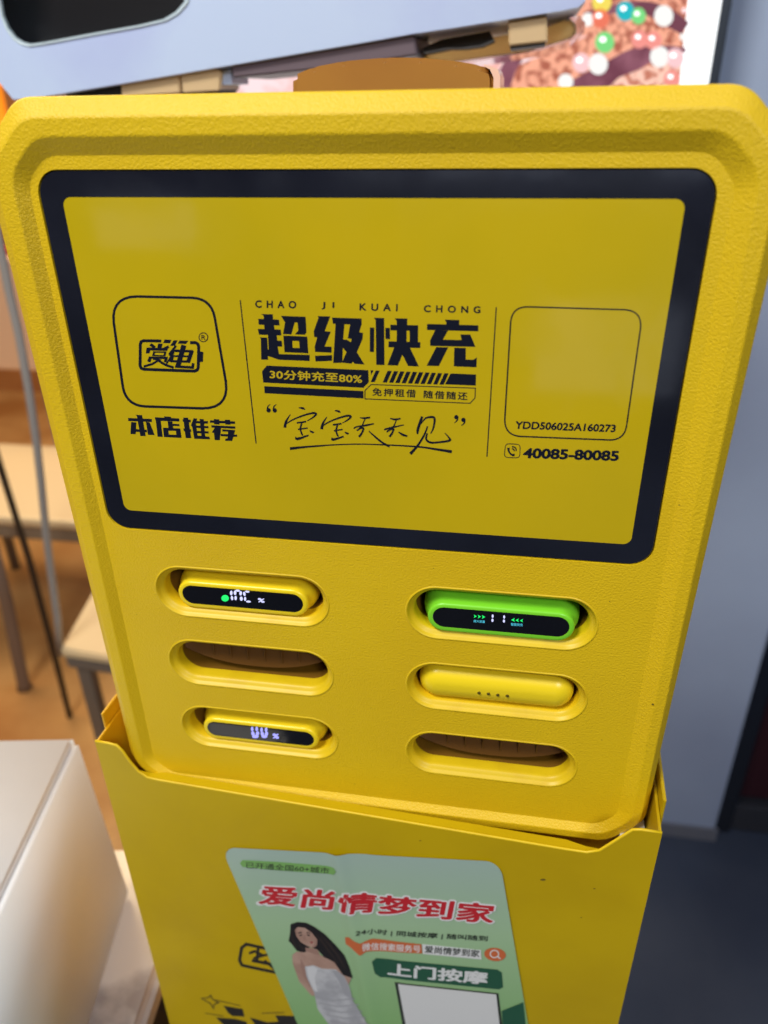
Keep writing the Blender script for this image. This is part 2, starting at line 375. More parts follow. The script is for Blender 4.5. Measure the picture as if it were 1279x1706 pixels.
# underside plate, feet with rubber pads
def slab(name, px4, y0, y1, m, parent, bev=.001):
    a = [at(x, y, y0) for x, y in px4]; b = [p + Vector((0, y1 - y0, 0)) for p in a]
    bm = bmesh.new(); skin(bm, [a, b], True, True); bmesh.ops.recalc_face_normals(bm, faces=bm.faces)
    if bev: bmesh.ops.bevel(bm, geom=bm.edges[:], offset=bev, segments=2, affect='EDGES')
    return from_bm(name, bm, m, parent)
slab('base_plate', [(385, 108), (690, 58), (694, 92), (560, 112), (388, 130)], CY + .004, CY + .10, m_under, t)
for pts, pad in (([(300, 120), (350, 111), (368, 118), (366, 152), (304, 156)], [(303, 153), (366, 149), (366, 158), (303, 162)]),
                 ([(845, 36), (911, 26), (912, 70), (848, 77)], [(849, 76), (908, 69), (908, 75), (850, 82)]),
                 ([(200, 134), (298, 118), (300, 156), (202, 162)], None)):
    f = slab('foot', pts, CY + .005, CY + .05, m_foot, t)
    if pad: slab('rubber_pad', pad, CY + .007, CY + .045, m_rub, f, 0)
slab('rubber_pad', [(110, 154), (198, 140), (200, 152), (200, 164), (112, 166)], CY + .006, CY + .05, m_rub, t, 0)
slab('cable_clip', [(735, 66), (815, 52), (822, 66), (800, 76), (770, 80), (745, 80), (704, 88), (704, 80)], CY + .02, CY + .06, m_rub, t, 0)
slab('cable_clip', [(366, 120), (384, 116), (386, 140), (368, 142)], CY + .01, CY + .05, m_case, t, 0)

m_tray = mat('olive_tray', (0.97, 0.80, 0.32), 0.45, coat=.4, trans=.65)
m_acr = mat('clear_acrylic', (0.9, 0.86, 0.84), 0.06, trans=0.9)
ty = CY + .062
tp = at(840, 70, ty)
t = thing('acrylic_tray', (tp.x, ty, tp.z), 'clear edged olive tray with a rounded end, under the pale case at the upper right', 'tray')
slab('tray_body', [(600, 90), (700, 82), (905, 48), (945, 32), (957, 40), (958, 56), (948, 64), (880, 84), (760, 102), (690, 112), (600, 112)], ty, ty + .12, m_tray, t, .0015)
slab('acrylic_rim', [(948, 30), (965, 26), (975, 38), (973, 55), (960, 66), (900, 84), (760, 108), (700, 116), (700, 112), (880, 86), (948, 65), (960, 56), (960, 42)], ty - .004, ty + .12, m_acr, t, 0)
slab('acrylic_block', [(660, 68), (694, 60), (697, 96), (676, 100), (660, 90)], ty - .03, ty + .0, m_acr, t, .001)

m_bin = mat('amber_plastic', (0.40, 0.19, 0.04), 0.35, var=(8, (0.34, 0.15, 0.035), 0.4, 0.65))
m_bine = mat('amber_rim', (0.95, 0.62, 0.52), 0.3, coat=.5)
by = 0.165; bp = at(650, 150, by)
t = thing('amber_bin', (bp.x, by, bp.z - .1), 'amber brown plastic bin with a rounded top edge directly behind the station', 'bin')
slab('bin_body', [(486, 230), (486, 126), (520, 112), (570, 102), (640, 96), (700, 96), (760, 102), (800, 109), (820, 116), (824, 130), (821, 230)], by, by + .07, m_bin, t, .0025)
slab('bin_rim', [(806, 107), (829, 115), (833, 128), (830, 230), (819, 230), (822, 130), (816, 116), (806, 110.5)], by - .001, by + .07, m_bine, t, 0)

# ================================================================== LEFT: warm seating area
m_seat = mat('cream_seat', (0.78, 0.60, 0.36), 0.45)
m_edge = mat('seat_edge_grey', (0.26, 0.20, 0.14), 0.5)
m_leg = mat('grey_metal_leg', (0.22, 0.20, 0.18), 0.4, metal=.3)
m_post = mat('pale_grey_metal', (0.36, 0.34, 0.33), 0.35)
m_dleg = mat('dark_metal_leg', (0.030, 0.020, 0.014), 0.4)
m_back = mat('beige_backrest', (0.74, 0.46, 0.30), 0.5)
a = atz(0, 878, .45); b = atz(60, 866, .45); c = atz(60, 742, .45)
y0, y1 = b.y, c.y
t = thing('chair', ((a.x + .1), (y0 + y1) / 2, 0), 'far cream seat chair with a beige backrest at the left, behind the thin dark post', 'chair', 'chairs at the left')
from_bm('seat', box_bm(-1.55, -.80, y0, y1, .425, .452, .008), m_seat, t)
from_bm('seat_frame', box_bm(-1.54, -.81, y0 + .01, y1 - .01, .385, .4245, .004), m_edge, t)
bk = box_bm(-1.75, -1.05, y1 + .05, y1 + .08, .66, .98, .01); from_bm('backrest', bk, m_back, t)
for lx, ly in ((-1.5, y1), (-.85, y1), (-1.5, y0 + .04), (-.85, y0 + .04)):
    from_bm('leg', tube_bm([(lx, ly, .384), (lx, ly, .005)], .016), m_leg, t, True)
# nearer chair
s0 = atz(100, 1083, .45); s1 = atz(146, 1001, .45)
t = thing('chair', (s0.x + .2, s0.y + .1, 0), 'nearer cream chair with grey legs and a bent pale grey back tube', 'chair', 'chairs at the left')
def prism(name, pts, z0, z1, m, parent, bev=.004):
    bm = bmesh.new(); skin(bm, [[Vector((p[0], p[1], z1)) for p in pts], [Vector((p[0], p[1], z0)) for p in pts]], True, True)
    bmesh.ops.recalc_face_normals(bm, faces=bm.faces)
    if bev: bmesh.ops.bevel(bm, geom=bm.edges[:], offset=bev, segments=3, affect='EDGES')
    return from_bm(name, bm, m, parent)
sq = [(s0.x, s0.y), (s0.x + .40, s0.y - .03), (s0.x + .36, s0.y + .40), (s1.x + (s1.x - s0.x) * 1.2, s1.y + (s1.y - s0.y) * 1.2), (s1.x, s1.y)]
prism('seat', sq, .432, .452, m_seat, t)
prism('seat_frame', [(s0.x + .003, s0.y + .003), (s0.x + .395, s0.y - .027), (s0.x + .35, s0.y + .39), (s1.x + .004, s1.y)], .405, .4315, m_leg, t)
for lx, ly in ((s0.x + .03, s0.y + .02), (s0.x + .36, s0.y + .0), (s0.x + .34, s0.y + .36), (s1.x + .03, s1.y + .2)):
    from_bm('leg', box_bm(lx - .014, lx + .014, ly - .012, ly + .012, .003, .404, .004), m_leg, t)
py_ = s0.y + .01
from_bm('back_tube', tube_bm([at(x, y, py_) for x, y in ((-20, 330), (-2, 400), (14, 480), (32, 560), (48, 650), (60, 730), (68, 800), (76, 880), (86, 960), (96, 1030), (100, 1090))], .0065), m_post, t, True)
d0 = atz(96, 1120, .45)
tag(from_bm('thin_post', tube_bm([at(-60, 590, 1.0), at(-2, 770, 1.0), at(48, 930, 1.0), at(98, 1120, 1.0), at(150, 1330, 1.0)], .0075), m_dleg, None, True), 'thin dark brown slanting post passing in front of the far chair', 'post')
fo = atz(42, 1148, 0)
tag(from_bm('stool_leg', tube_bm([at(-30, 850, fo.y), at(10, 1000, fo.y), (fo.x, fo.y, 0.02), (fo.x, fo.y, 0.0)], [.016, .016, .016, .022]), mat('brown_leg', (0.20, 0.13, 0.09), 0.45), None, True), 'brownish grey stool leg standing on the orange floor at the far left edge', 'stool')
m_orange = mat('orange_poster', (1.0, 0.26, 0.01), 0.4, emit=(1.0, 0.25, 0.01), es=0.9)
m_redp = mat('red_poster', (0.75, 0.05, 0.02), 0.5)
q0 = at(-120, -40, 1.9); q1 = at(12, 230, 1.9)
t = thing('lit_sign', (q0.x, 1.9, q1.z), 'glowing orange sign with a red lower band at the upper left edge', 'sign')
from_bm('face', box_bm(q0.x, q1.x, 1.9, 1.93, q1.z, q0.z, .004), m_orange, t)
q2 = at(-120, 410, 1.9); q3 = at(12, 478, 1.9)
from_bm('red_band', box_bm(q0.x, q3.x + .03, 1.9, 1.93, q3.z, q2.z, .004), m_redp, t)
from_bm('support', box_bm(q1.x - .10, q1.x - .04, 1.932, 1.96, 0.004, q0.z, .004), m_post, t)

# white box on a marble table, lower left
m_wtop = mat('white_box_plastic', (0.82, 0.86, 0.94), 0.62, bump=[(14, .002, .1)], var=(6, (0.75, 0.79, 0.87), 0.4, 0.65))
m_marb = mat('marble', (0.80, 0.76, 0.73), 0.22, var=(13, (0.40, 0.36, 0.36), 0.55, 0.68), coat=.4)
HB = 0.75
bb = atz(219, 1482, HB); bd = atz(152, 1706, HB); tt = atz(132, 1222, HB + .185); td = atz(0, 1508, HB + .185)
def away(p, q, L): d = (Vector(q) - Vector(p)); d.normalize(); return Vector(p) + d * L
tb = away(tt, td, .30); bbn = away(bb, bd, .30)
nd = Vector((-(td - tt).normalized().y, (td - tt).normalized().x, 0)); nd = nd if nd.x < 0 else -nd
bx = thing('white_box', (bb.x - .15, bb.y - .12, HB), 'white rounded plastic box lying on the marble table, lower left beside the yellow cabinet', 'box')
bm = bmesh.new()
skin(bm, [[tt, tb, tb + nd * .30, tt + nd * .30], [bb, bbn, bbn + nd * .30, bb + nd * .30]], True, True)
bmesh.ops.recalc_face_normals(bm, faces=bm.faces)
bmesh.ops.bevel(bm, geom=bm.edges[:], offset=.006, segments=4, affect='EDGES')
from_bm('body', bm, m_wtop, bx, True)
tr = thing('marble_table', (bb.x - .2, bb.y - .1, 0), 'marble topped table with a white rounded edge beside the yellow cabinet', 'table')
r0 = atz(272, 1604, HB); r1 = atz(238, 1706, HB); dr = (r1 - r0).normalized()
e0 = r0 - dr * .11
tpts = [e0, r0 + dr * .35, r0 + dr * .35 + nd * .7, e0 + nd * .7]
prism('table_top', tpts, HB - .028, HB, m_marb, tr, .007)
cn = sum((Vector(p) for p in tpts), Vector()) / 4
from_bm('pedestal', tube_bm([(cn.x, cn.y, HB - .03), (cn.x, cn.y, .03), (cn.x, cn.y, .02), (cn.x, cn.y, .004)], [.035, .035, .2, .22], 20), m_dleg, tr)

bp_ = atz(262, 1680, .50)
bm = bmesh.new(); bmesh.ops.create_icosphere(bm, subdivisions=4, radius=1)
from mathutils import noise
for v in bm.verts:
    q = v.co.copy(); k = 1 + .10 * noise.noise(q * 2.3) + .04 * noise.noise(q * 7)
    v.co = Vector((bp_.x - .15 + .14 * math.copysign(abs(q.x) ** .7, q.x) * k, bp_.y + .02 + .16 * math.copysign(abs(q.y) ** .7, q.y) * k, .29 + .288 * math.copysign(abs(q.z) ** .6, q.z) * (k if q.z > 0 else 1)))
tag(from_bm('bag', bm, mat('black_bag', (0.012, 0.012, 0.013), .35, bump=[(40, .004, .6)]), None, True), 'glossy black bag standing under the marble table edge beside the cabinet', 'bag')  # dark mass added to give the deep shade below the table top

# ================================================================== CABINET
yaw = math.atan2(-14.949, 293.86)
CABZ = OZ - .2836654
ca = Vector((OX - .031954568, -.007, 0))
cab = thing('yellow_cabinet', (ca.x, ca.y, 0), 'yellow sheet steel pedestal cabinet carrying the charging station, with a green flyer on its front', 'cabinet', rz=yaw)
CM = Matrix.Translation(ca) @ Matrix.Rotation(yaw, 4, 'Z')
def cl(u, v, wz): return CM @ Vector((u / 1000, v / 1000, CABZ + wz / 1000))   # mm: along front, depth, height from the top edge
UN = CM.to_3x3() @ Vector((0, -1, 0))
def at_cab(px, py):                         # pixel on the cabinet's front sheet
    d = Vector(R @ np.array([px - PX, py - PY, F])); c0 = Vector(CAM); t_ = (ca - c0).dot(UN) / d.dot(UN); return c0 + d * t_
TH = 1.3
W_ = 294.0; DEP = 250.0
top = [(0, 0), (8, -.1), (12.5, -.6), (15.2, -4), (18, -11), (22, -18), (27, -21.8), (34, -22.3), (252, -22.3), (262, -22.0), (268, -19), (281, -1), (285, 0), (W_, 0)]
def sheet_front():
    bm = bmesh.new()
    o_ = [cl(u, 0, w_) for u, w_ in top]; i_ = [cl(u, TH, w_) for u, w_ in top]
    bo = [cl(u, 0, -CABZ * 1000 + 2) for u, w_ in top]; bi = [cl(u, TH, -CABZ * 1000 + 2) for u, w_ in top]
    n = len(top)
    vo = [bm.verts.new(p) for p in o_]; vi = [bm.verts.new(p) for p in i_]; wo = [bm.verts.new(p) for p in bo]; wi = [bm.verts.new(p) for p in bi]
    for k in range(n - 1):
        bm.faces.new((vo[k], vo[k + 1], wo[k + 1], wo[k])); bm.faces.new((vi[k + 1], vi[k], wi[k], wi[k + 1]))
        bm.faces.new((vi[k], vi[k + 1], vo[k + 1], vo[k]))
    # folded lip along the bottom of the cut-out, wrapping backwards
    lip = [(u, w_) for u, w_ in top if 18 <= u <= 275]; dp = [5.5 if 30 < u < 255 else (3.2 if 24 < u < 265 else .6) for u, w_ in lip]
    a_ = [cl(u, TH, w_ - .02) for u, w_ in lip]; b_ = [cl(u, TH + q, w_ - .5) for (u, w_), q in zip(lip, dp)]; c_ = [cl(u, TH + q, w_ - 1.6) for (u, w_), q in zip(lip, dp)]; d_ = [cl(u, TH, w_ - 1.4) for u, w_ in lip]
    A_, B_, C_, D_ = ([bm.verts.new(p) for p in q] for q in (a_, b_, c_, d_))
    for k in range(len(lip) - 1):
        for p, q in ((A_, B_), (B_, C_), (C_, D_)): bm.faces.new((p[k], p[k + 1], q[k + 1], q[k]))
    bmesh.ops.recalc_face_normals(bm, faces=bm.faces)
    return bm
from_bm('front_panel', sheet_front(), m_steel, cab)
bm = bmesh.new()                            # bright rounded upper edge of the sheet
tube_bm([cl(u, TH / 2, w_ + .05) for u, w_ in top], .00078, 8, bm)
from_bm('edge_roll', bm, m_smooth, cab, True)
def sidepanel(u0, u1, v0, v1, wt):
    bm = bmesh.new(); b0 = -CABZ * 1000 + 2
    skin(bm, [[cl(u0, v0, wt), cl(u1, v0, wt), cl(u1, v1, wt), cl(u0, v1, wt)], [cl(u0, v0, b0), cl(u1, v0, b0), cl(u1, v1, b0), cl(u0, v1, b0)]], True, True)
    bmesh.ops.recalc_face_normals(bm, faces=bm.faces); bmesh.ops.bevel(bm, geom=bm.edges[:], offset=.0004, segments=2, affect='EDGES'); return bm
VS, WS = CABSTEP = (12.0, 9.0)
from_bm('side_return', sidepanel(0, TH, TH, 90, 0), m_steel_in, cab)
from_bm('side_return', sidepanel(W_ - TH, W_, TH, 90, 0), m_steel, cab)
from_bm('back_shell', sidepanel(-TH - .4, -.3, VS, DEP, WS), m_steel_in, cab)
from_bm('back_shell', sidepanel(W_ + .3, W_ + TH + .6, VS, DEP, WS), m_steel, cab)
from_bm('back_panel', sidepanel(-.2, W_ + .2, DEP - TH, DEP, WS - 1), m_steel_in, cab)
from_bm('inner_bracket', sidepanel(279, 291.5, 16, 40, -25), mat('white_bracket', (0.75, 0.73, 0.72), .4), cab)
from_bm('shelf', sidepanel(2, W_ - 2, 34, DEP - 4, -48), m_steel_in, cab)

# printed marks on the cabinet beside the flyer
m_ink2 = mat('black_cabinet_ink', (0.022, 0.018, 0.014), 0.4)
def pj_c(px, py, k): return at_cab(px, py) + UN * (.00012 + .000006 * k)
lg = []
lg += line([(870, 940), (610, 885), (592, 850), (608, 760), (640, 735), (800, 770)], 22, 4.263, 260, 1400)
lg += line([(660, 800), (700, 785), (760, 815)], 18, 4.263, 260, 1400)
lg += line([(725, 765), (715, 860)], 20, 4.263, 260, 1400)
lg += line([(680, 850), (830, 880)], 22, 4.263, 260, 1400)
lg += line([(690, 835), (820, 800)], 16, 4.263, 260, 1400)
lg += line([(770, 850), (850, 920)], 16, 4.263, 260, 1400)
prn('battery_logo', lg, m_ink2, cab, pj_c)
sp = line([(322, 1120), (372, 1115), (388, 1098), (400, 1125), (445, 1150), (415, 1160), (408, 1190), (385, 1155), (322, 1120)], 7, 4.263, 260, 1400)
sp += line([(420, 1130), (600, 1172)], 5, 4.263, 260, 1400)
sp += line([(350, 1225), (480, 1245)], 5, 4.263, 260, 1400) + line([(750, 1225), (910, 1220)], 5, 4.263, 260, 1400)
prn('sparkle_mark', sp, m_ink2, cab, pj_c)
bigl = crop([[(478, 1172), (615, 1195), (628, 1250), (540, 1245), (510, 1220)], [(425, 1255), (560, 1265), (640, 1285), (700, 1420), (560, 1420), (480, 1310)], [(665, 1255), (790, 1290), (870, 1285), (845, 1240), (995, 1245), (1060, 1420), (720, 1420), (700, 1300)]], 4.263, 260, 1400)
prn('large_lettering', bigl, m_ink2, cab, pj_c)
for sx, sy, r in ((905, 1465, 5), (700, 1400, 2), (990, 1480, 2), (968, 1528, 2)):
    prn('paint_chip', [[(sx + r * random.uniform(.7, 1.2) * math.cos(k * .9), sy + .45 * r * random.uniform(.7, 1.2) * math.sin(k * .9)) for k in range(7)]], mat('chip', (0.16, 0.11, 0.01), .7), cab, pj_c)

# ================================================================== FLYER
c00, c10 = at_cab(369, 1409), at_cab(833, 1433)
m_fly = mat('flyer_green_paper', (0.36, 0.47, 0.38), 0.3, coat=.35, coatr=.15)
nt = m_fly.node_tree; tcn = nt.nodes.new('ShaderNodeTexCoord'); sep = nt.nodes.new('ShaderNodeSeparateXYZ'); rmp = nt.nodes.new('ShaderNodeValToRGB')
nt.links.new(tcn.outputs['UV'], sep.inputs[0]); nt.links.new(sep.outputs[1], rmp.inputs[0]); nt.links.new(rmp.outputs[0], nt.nodes['Principled BSDF'].inputs['Base Color'])
e = rmp.color_ramp.elements; e[0].position = 0; e[0].color = (0.38, 0.50, 0.45, 1); e[1].position = 1; e[1].color = (0.20, 0.46, 0.10, 1)
e2 = rmp.color_ramp.elements.new(.33); e2.color = (0.38, 0.56, 0.34, 1)
# crease of the flyer runs from (560,1417) to (625,1712)
def crease_d(px, py): return px - (562 + (py - 1417) * .215)
def ridge(px, py):
    d = crease_d(px, py); return 0.0017 * math.exp(-(d / 13.0) ** 2) - 0.0004 * math.exp(-((d - 40) / 20.0) ** 2) + .0005
def pj_f(px, py, k): return at_cab(px, py) + UN * (.0005 + ridge(px, py) + .00022 * (k % 40 > 0) + .000008 * k)
fly = tag(bpy.data.objects.new('flyer', None), 'pale green massage service flyer with red lettering, taped to the front of the yellow cabinet', 'flyer')
COL.objects.link(fly); fly.location = at_cab(640, 1706); bpy.context.view_layer.update()
bm = bmesh.new(); uvl = bm.loops.layers.uv.new('UV'); nu, nv = 90, 88
def flp(u, v):
    # rows follow the flyer's leaning left edge and its right edge
    y_t = 1409 + 24 * u; yb = 1790 + 20 * u; lx = 369 + .432 * (v * 381); rx = 833 + .172 * (v * 377)
    x = lx + (rx - lx) * u; y = y_t + (yb - y_t) * v
    return x, y
grid = {}
for j in range(nv + 1):
    for i in range(nu + 1):
        du, dv, RC = min(i, nu - i) * 5.15, j * 4.33, 24.0     # rounded upper corners
        if du < RC and dv < RC:
            q = math.hypot(RC - du, RC - dv)
            if q > RC: du, dv = RC - (RC - du) * RC / q, RC - (RC - dv) * RC / q
        uu = du / 5.15 if i <= nu - i else nu - du / 5.15
        x, y = flp(uu / nu, dv / 4.33 / nv); grid[i, j] = bm.verts.new(at_cab(x, y) + UN * (.0004 + ridge(x, y)))
for j in range(nv):
    for i in range(nu):
        f = bm.faces.new((grid[i, j], grid[i + 1, j], grid[i + 1, j + 1], grid[i, j + 1]))
        for lo, (a_, b_) in zip(f.loops, ((i, j), (i + 1, j), (i + 1, j + 1), (i, j + 1))): lo[uvl].uv = (a_ / nu, b_ / nv)
from_bm('paper', bm, m_fly, fly, True)
BIS = [(562 + dd, 1417, (1, -.215, 0)) for dd in range(-40, 71, 5)]
def ftext(name, body, bl, br, tl, m, off=0.0, layer=3): return text(name, body, bl, br, tl, m, fly, pj_f, off, 1.0, layer, BIS)
def fpoly(name, pts, m, layer):
    bm = bmesh.new(); vs = [bm.verts.new((x, y, 0)) for x, y in pts]
    for t_ in tessellate_polygon([[v.co for v in vs]]): bm.faces.new([vs[i] for i in t_])
    for xx in BIS: bmesh.ops.bisect_plane(bm, geom=bm.verts[:] + bm.edges[:] + bm.faces[:], plane_co=(xx[0], xx[1], 0), plane_no=xx[2])
    for v in bm.verts: v.co = pj_f(v.co.x, v.co.y, layer)
    orient(bm)
    return from_bm(name, bm, m, fly)
FC = lambda pts: [(x / 2.132 + 320, y / 2.132 + 1380) for x, y in pts]
m_fr = mat('flyer_red', (0.55, 0.02, 0.03), .4); m_fw = mat('flyer_white', (0.74, 0.74, 0.76), .4); m_fd = mat('flyer_dark_green', (0.02, 0.10, 0.055), .4)
m_fk = mat('flyer_black', (0.03, 0.04, 0.03), .4); m_fo = mat('flyer_orange', (0.62, 0.15, 0.05), .4); m_fg = mat('flyer_lime', (0.20, 0.42, 0.12), .4)
fpoly('tag_strip', FC([(182, 106), (300, 112), (505, 128), (515, 140), (505, 155), (300, 142), (182, 130), (172, 118)]), m_fg, 2)
ftext('tag_lettering', '已开通全国60+城市', *FC([(192, 134), (488, 154), (194, 112)]), m_fk, .012, 4)
ftext('title_outline', '爱尚情梦到家', *FC([(225, 268), (1075, 338), (240, 186)]), m_fw, .075, 5)
ftext('title_lettering', '爱尚情梦到家', *FC([(236, 262), (1068, 332), (250, 192)]), m_fr, .032, 9)
ftext('service_line', '24小时 | 同城按摩 | 随叫随到', *FC([(582, 370), (1048, 396), (585, 348)]), m_fk, .010, 4)
fpoly('orange_strip', FC([(545, 378), (560, 374), (600, 396), (640, 386), (815, 404), (818, 437), (620, 428), (600, 436), (570, 412), (548, 402)]), m_fo, 2)
fpoly('white_strip', FC([(818, 403), (1026, 424), (1028, 458), (820, 438)]), m_fw, 2)
ftext('strip_lettering', '微信搜索服务号', *FC([(606, 424), (812, 434), (606, 398)]), m_fw, .012, 5)
ftext('strip_lettering', '爱尚情梦到家', *FC([(826, 434), (1020, 450), (828, 408)]), m_fk, .02, 5)
fpoly('search_button', [(FC([(1076, 440)])[0][0] + 18 * math.cos(a * .2618), FC([(1076, 440)])[0][1] + 11 * math.sin(a * .2618) + 4 * math.cos(a * .2618) * .3) for a in range(24)], m_fo, 2)
scx, scy = FC([(1074, 438)])[0]
prn('search_icon', line([(scx + 7 * math.cos(a * .3927), scy + 6 * math.sin(a * .3927)) for a in range(16)] + [(scx + 7, scy)], 1.8) + line([(scx + 4.5, scy + 4), (scx + 10, scy + 8)], 2), m_fw, fly, lambda a, b, k: pj_f(a, b, 6 + k * .05))
fpoly('banner', FC([(655, 455), (1085, 494), (1100, 504), (1104, 556), (1090, 564), (668, 522), (650, 508), (640, 466)]), m_fd, 2)
ftext('banner_lettering', '上门按摩', *FC([(694, 516), (1050, 548), (696, 470)]), m_fw, .035, 5)
fpoly('code_frame', FC([(720, 540), (1088, 578), (1110, 760), (760, 760)]), m_fk, 2)
fpoly('code_plate', FC([(732, 546), (1080, 582), (1100, 760), (772, 760)]), m_fw, 4)
fpoly('green_corner', FC([(1100, 640), (1176, 610), (1192, 760), (1108, 760)]), m_fd, 2)
# the printed figure: a plain generic one, flat print
m_hair = mat('print_hair', (0.012, 0.009, 0.010), .4); m_skin = mat('print_skin', (0.50, 0.32, 0.26), .4, var=(70, (0.40, 0.24, 0.19), .4, .6)); m_dress = mat('print_dress', (0.56, 0.56, 0.60), .4, var=(90, (0.40, 0.40, 0.44), .42, .62))
m_dress2 = mat('print_dress_fold', (0.38, 0.38, 0.42), .4); m_skin2 = mat('print_skin_fold', (0.36, 0.21, 0.17), .4); m_lip = mat('print_lips', (0.32, 0.05, 0.05), .4)
FH = lambda pts: [(x / 4.263 + 260, y / 4.263 + 1400) for x, y in pts]
fpoly('printed_hair', FH([(960, 580), (1010, 565), (1070, 570), (1130, 600), (1200, 650), (1279, 730), (1340, 800), (1375, 880), (1400, 960), (1330, 950), (1270, 890), (1200, 820), (1150, 760), (1090, 740), (1085, 775), (1040, 782), (1000, 765), (965, 720), (945, 700), (955, 650)]), m_hair, 10)
fpoly('printed_body', FH([(1095, 745), (1150, 760), (1170, 800), (1270, 850), (1330, 940), (1390, 960), (1370, 1010), (1300, 960), (1060, 880), (1075, 960), (1140, 1040), (1135, 1085), (1110, 1090), (1020, 985), (975, 860), (970, 800), (1000, 775), (1060, 780)]), m_skin, 14)
fpoly('printed_face', FH([(990, 620), (1010, 600), (1060, 605), (1110, 640), (1150, 690), (1145, 730), (1120, 748), (1080, 735), (1030, 705), (1000, 665)]), m_skin, 18)
fpoly('printed_lips', FH([(1095, 706), (1112, 700), (1122, 710), (1108, 718)]), m_lip, 22)
fpoly('printed_eye', FH([(1020, 655), (1038, 652), (1042, 660), (1026, 664)]), m_hair, 22)
fpoly('printed_eye', FH([(1075, 650), (1098, 655), (1094, 664), (1078, 660)]), m_hair, 22)
fpoly('printed_dress', FH([(1060, 880), (1120, 870), (1180, 895), (1279, 900), (1340, 950), (1375, 1020), (1400, 1120), (1520, 1300), (1580, 1500), (1330, 1500), (1240, 1305), (1150, 1180), (1125, 1060), (1075, 960)]), m_dress, 20)
for k in range(7):
    y = 1090 + k * 42; x0 = 1135 + k * 26; fpoly('printed_fold', FH([(x0, y), (x0 + 130, y + 26), (x0 + 285, y + 12), (x0 + 280, y + 20), (x0 + 130, y + 36), (x0 + 2, y + 10)]), m_dress2, 24)
for k, (pts, m_, ly) in enumerate([
    ([(1010, 640), (1035, 632), (1042, 640), (1015, 646)], m_hair, 22), ([(1072, 634), (1102, 640), (1100, 645), (1072, 641)], m_hair, 22),
    ([(1052, 655), (1060, 655), (1068, 688), (1056, 690), (1050, 684)], m_skin2, 21), ([(1060, 745), (1110, 752), (1150, 762), (1165, 800), (1120, 790), (1070, 770)], m_skin2, 16),
    ([(1130, 690), (1150, 690), (1145, 730), (1120, 748), (1108, 745), (1128, 720)], m_skin2, 20), ([(990, 620), (1000, 612), (1008, 660), (1020, 690), (1000, 665)], m_skin2, 20)]):
    fpoly('printed_shade', FH(pts), m_, ly)
m_hair2 = mat('print_hair_light', (0.035, 0.022, 0.018), .4)
for k, pts in enumerate([[(1130, 640), (1180, 690), (1230, 760), (1300, 860), (1295, 862), (1222, 770), (1172, 700)], [(1165, 650), (1230, 710), (1300, 800), (1350, 900), (1342, 900), (1290, 808), (1222, 720)], [(985, 600), (972, 650), (985, 710), (1010, 750), (1004, 752), (975, 712), (964, 650)], [(1010, 690), (1030, 730), (1060, 765), (1052, 768), (1020, 735)]]):
    fpoly('printed_hair_strand', FH(pts), m_hair2, 13)
m_dress3 = mat('print_dress_light', (0.68, 0.68, 0.72), .4)
fpoly('printed_dress_light', FH([(1075, 885), (1120, 878), (1150, 900), (1130, 960), (1150, 1060), (1130, 1050), (1085, 960)]), m_dress3, 23)
fpoly('printed_dress_shade', FH([(1250, 905), (1290, 910), (1340, 955), (1372, 1020), (1395, 1110), (1340, 1080), (1300, 980)]), m_dress2, 22)
fpoly('printed_arm_shade', FH([(1030, 820), (1060, 880), (1075, 960), (1120, 1030), (1100, 1030), (1050, 950), (1032, 880)]), m_skin2, 16)

# ================================================================== CHARGING STATION
st = thing('charging_station', D(121, -321, 50), 'yellow power bank rental station with black framed screen and six slots', 'charging station')
slots = [(59.2, -184), (59.2, -227), (59.5, -270.3), (180.2, -184), (180.2, -227), (180.0, -270.8)]
SHW, SHH = 42.9, 14.6
prof = [(-3.5, 245.5, 5, -308, 9, 12, 0, 0), (-8, 251.8, 11.5, -311.5, 12.5, 14, -3.2, 0), (-14.2, 257.5, 17.5, -316, 15, 14, -3.2, .5),
        (-20.4, 262.4, 24, -321, 18, 14, 1.5, 1), (-20.0, 262, 23.6, -320.6, 18, 14, 30, 1), (-17, 259, 21, -318, 18, 14, 115, 1)]
def ploop(p):
    L, R_, T, B, c, r, y, tp_ = p
    out = []
    for x, z in octo(L, R_, T, B, c, r, 6):
        k = 1 - .020 * tp_ * min(1, max(0, -z / 300)); out.append(D(121 + (x - 121) * k, z, y))
    return out
def lerp(a, b, t_): return tuple(u + (v - u) * t_ for u, v in zip(a, b))
pl = [prof[0]]
for i in range(1, len(prof)):
    a_, b_ = prof[i - 1], prof[i]
    dl = math.hypot(b_[2] - a_[2], b_[6] - a_[6]); e_ = min(.24, (.6 if i > 2 else .38) / dl)
    for q_ in (e_, e_ * 1.6, 1 - e_ * 1.6, 1 - e_): pl.append(lerp(a_, b_, q_))
pl.append(prof[-1])
bm = bmesh.new(); skin(bm, [ploop(p) for p in pl], False, True)
for f in bm.faces: f.smooth = True
holes = [[(x, z) for x, z in stadium(cx, cz, SHW, SHH, 12)] for cx, cz in slots]
bz_hole = arc_rect(-.45, 240.45, .45, -151.25, 9.4, 8)
inner = [(121 + (x - 121), z) for x, z in octo(*pl[0][:6], 6)]
fb = fill2d([inner, bz_hole] + holes)
me_ = bpy.data.meshes.new('t')
for v in fb.verts: v.co = D(v.co.x, v.co.y, 0)
fb.to_mesh(me_); fb.free(); bm.from_mesh(me_)
skin(bm, [[D(x, z, 0) for x, z in bz_hole], [D(x, z, 1.3) for x, z in bz_hole]], False, False)
bmesh.ops.remove_doubles(bm, verts=bm.verts, dist=2e-6)
from_bm('housing', bm, m_grain, st)

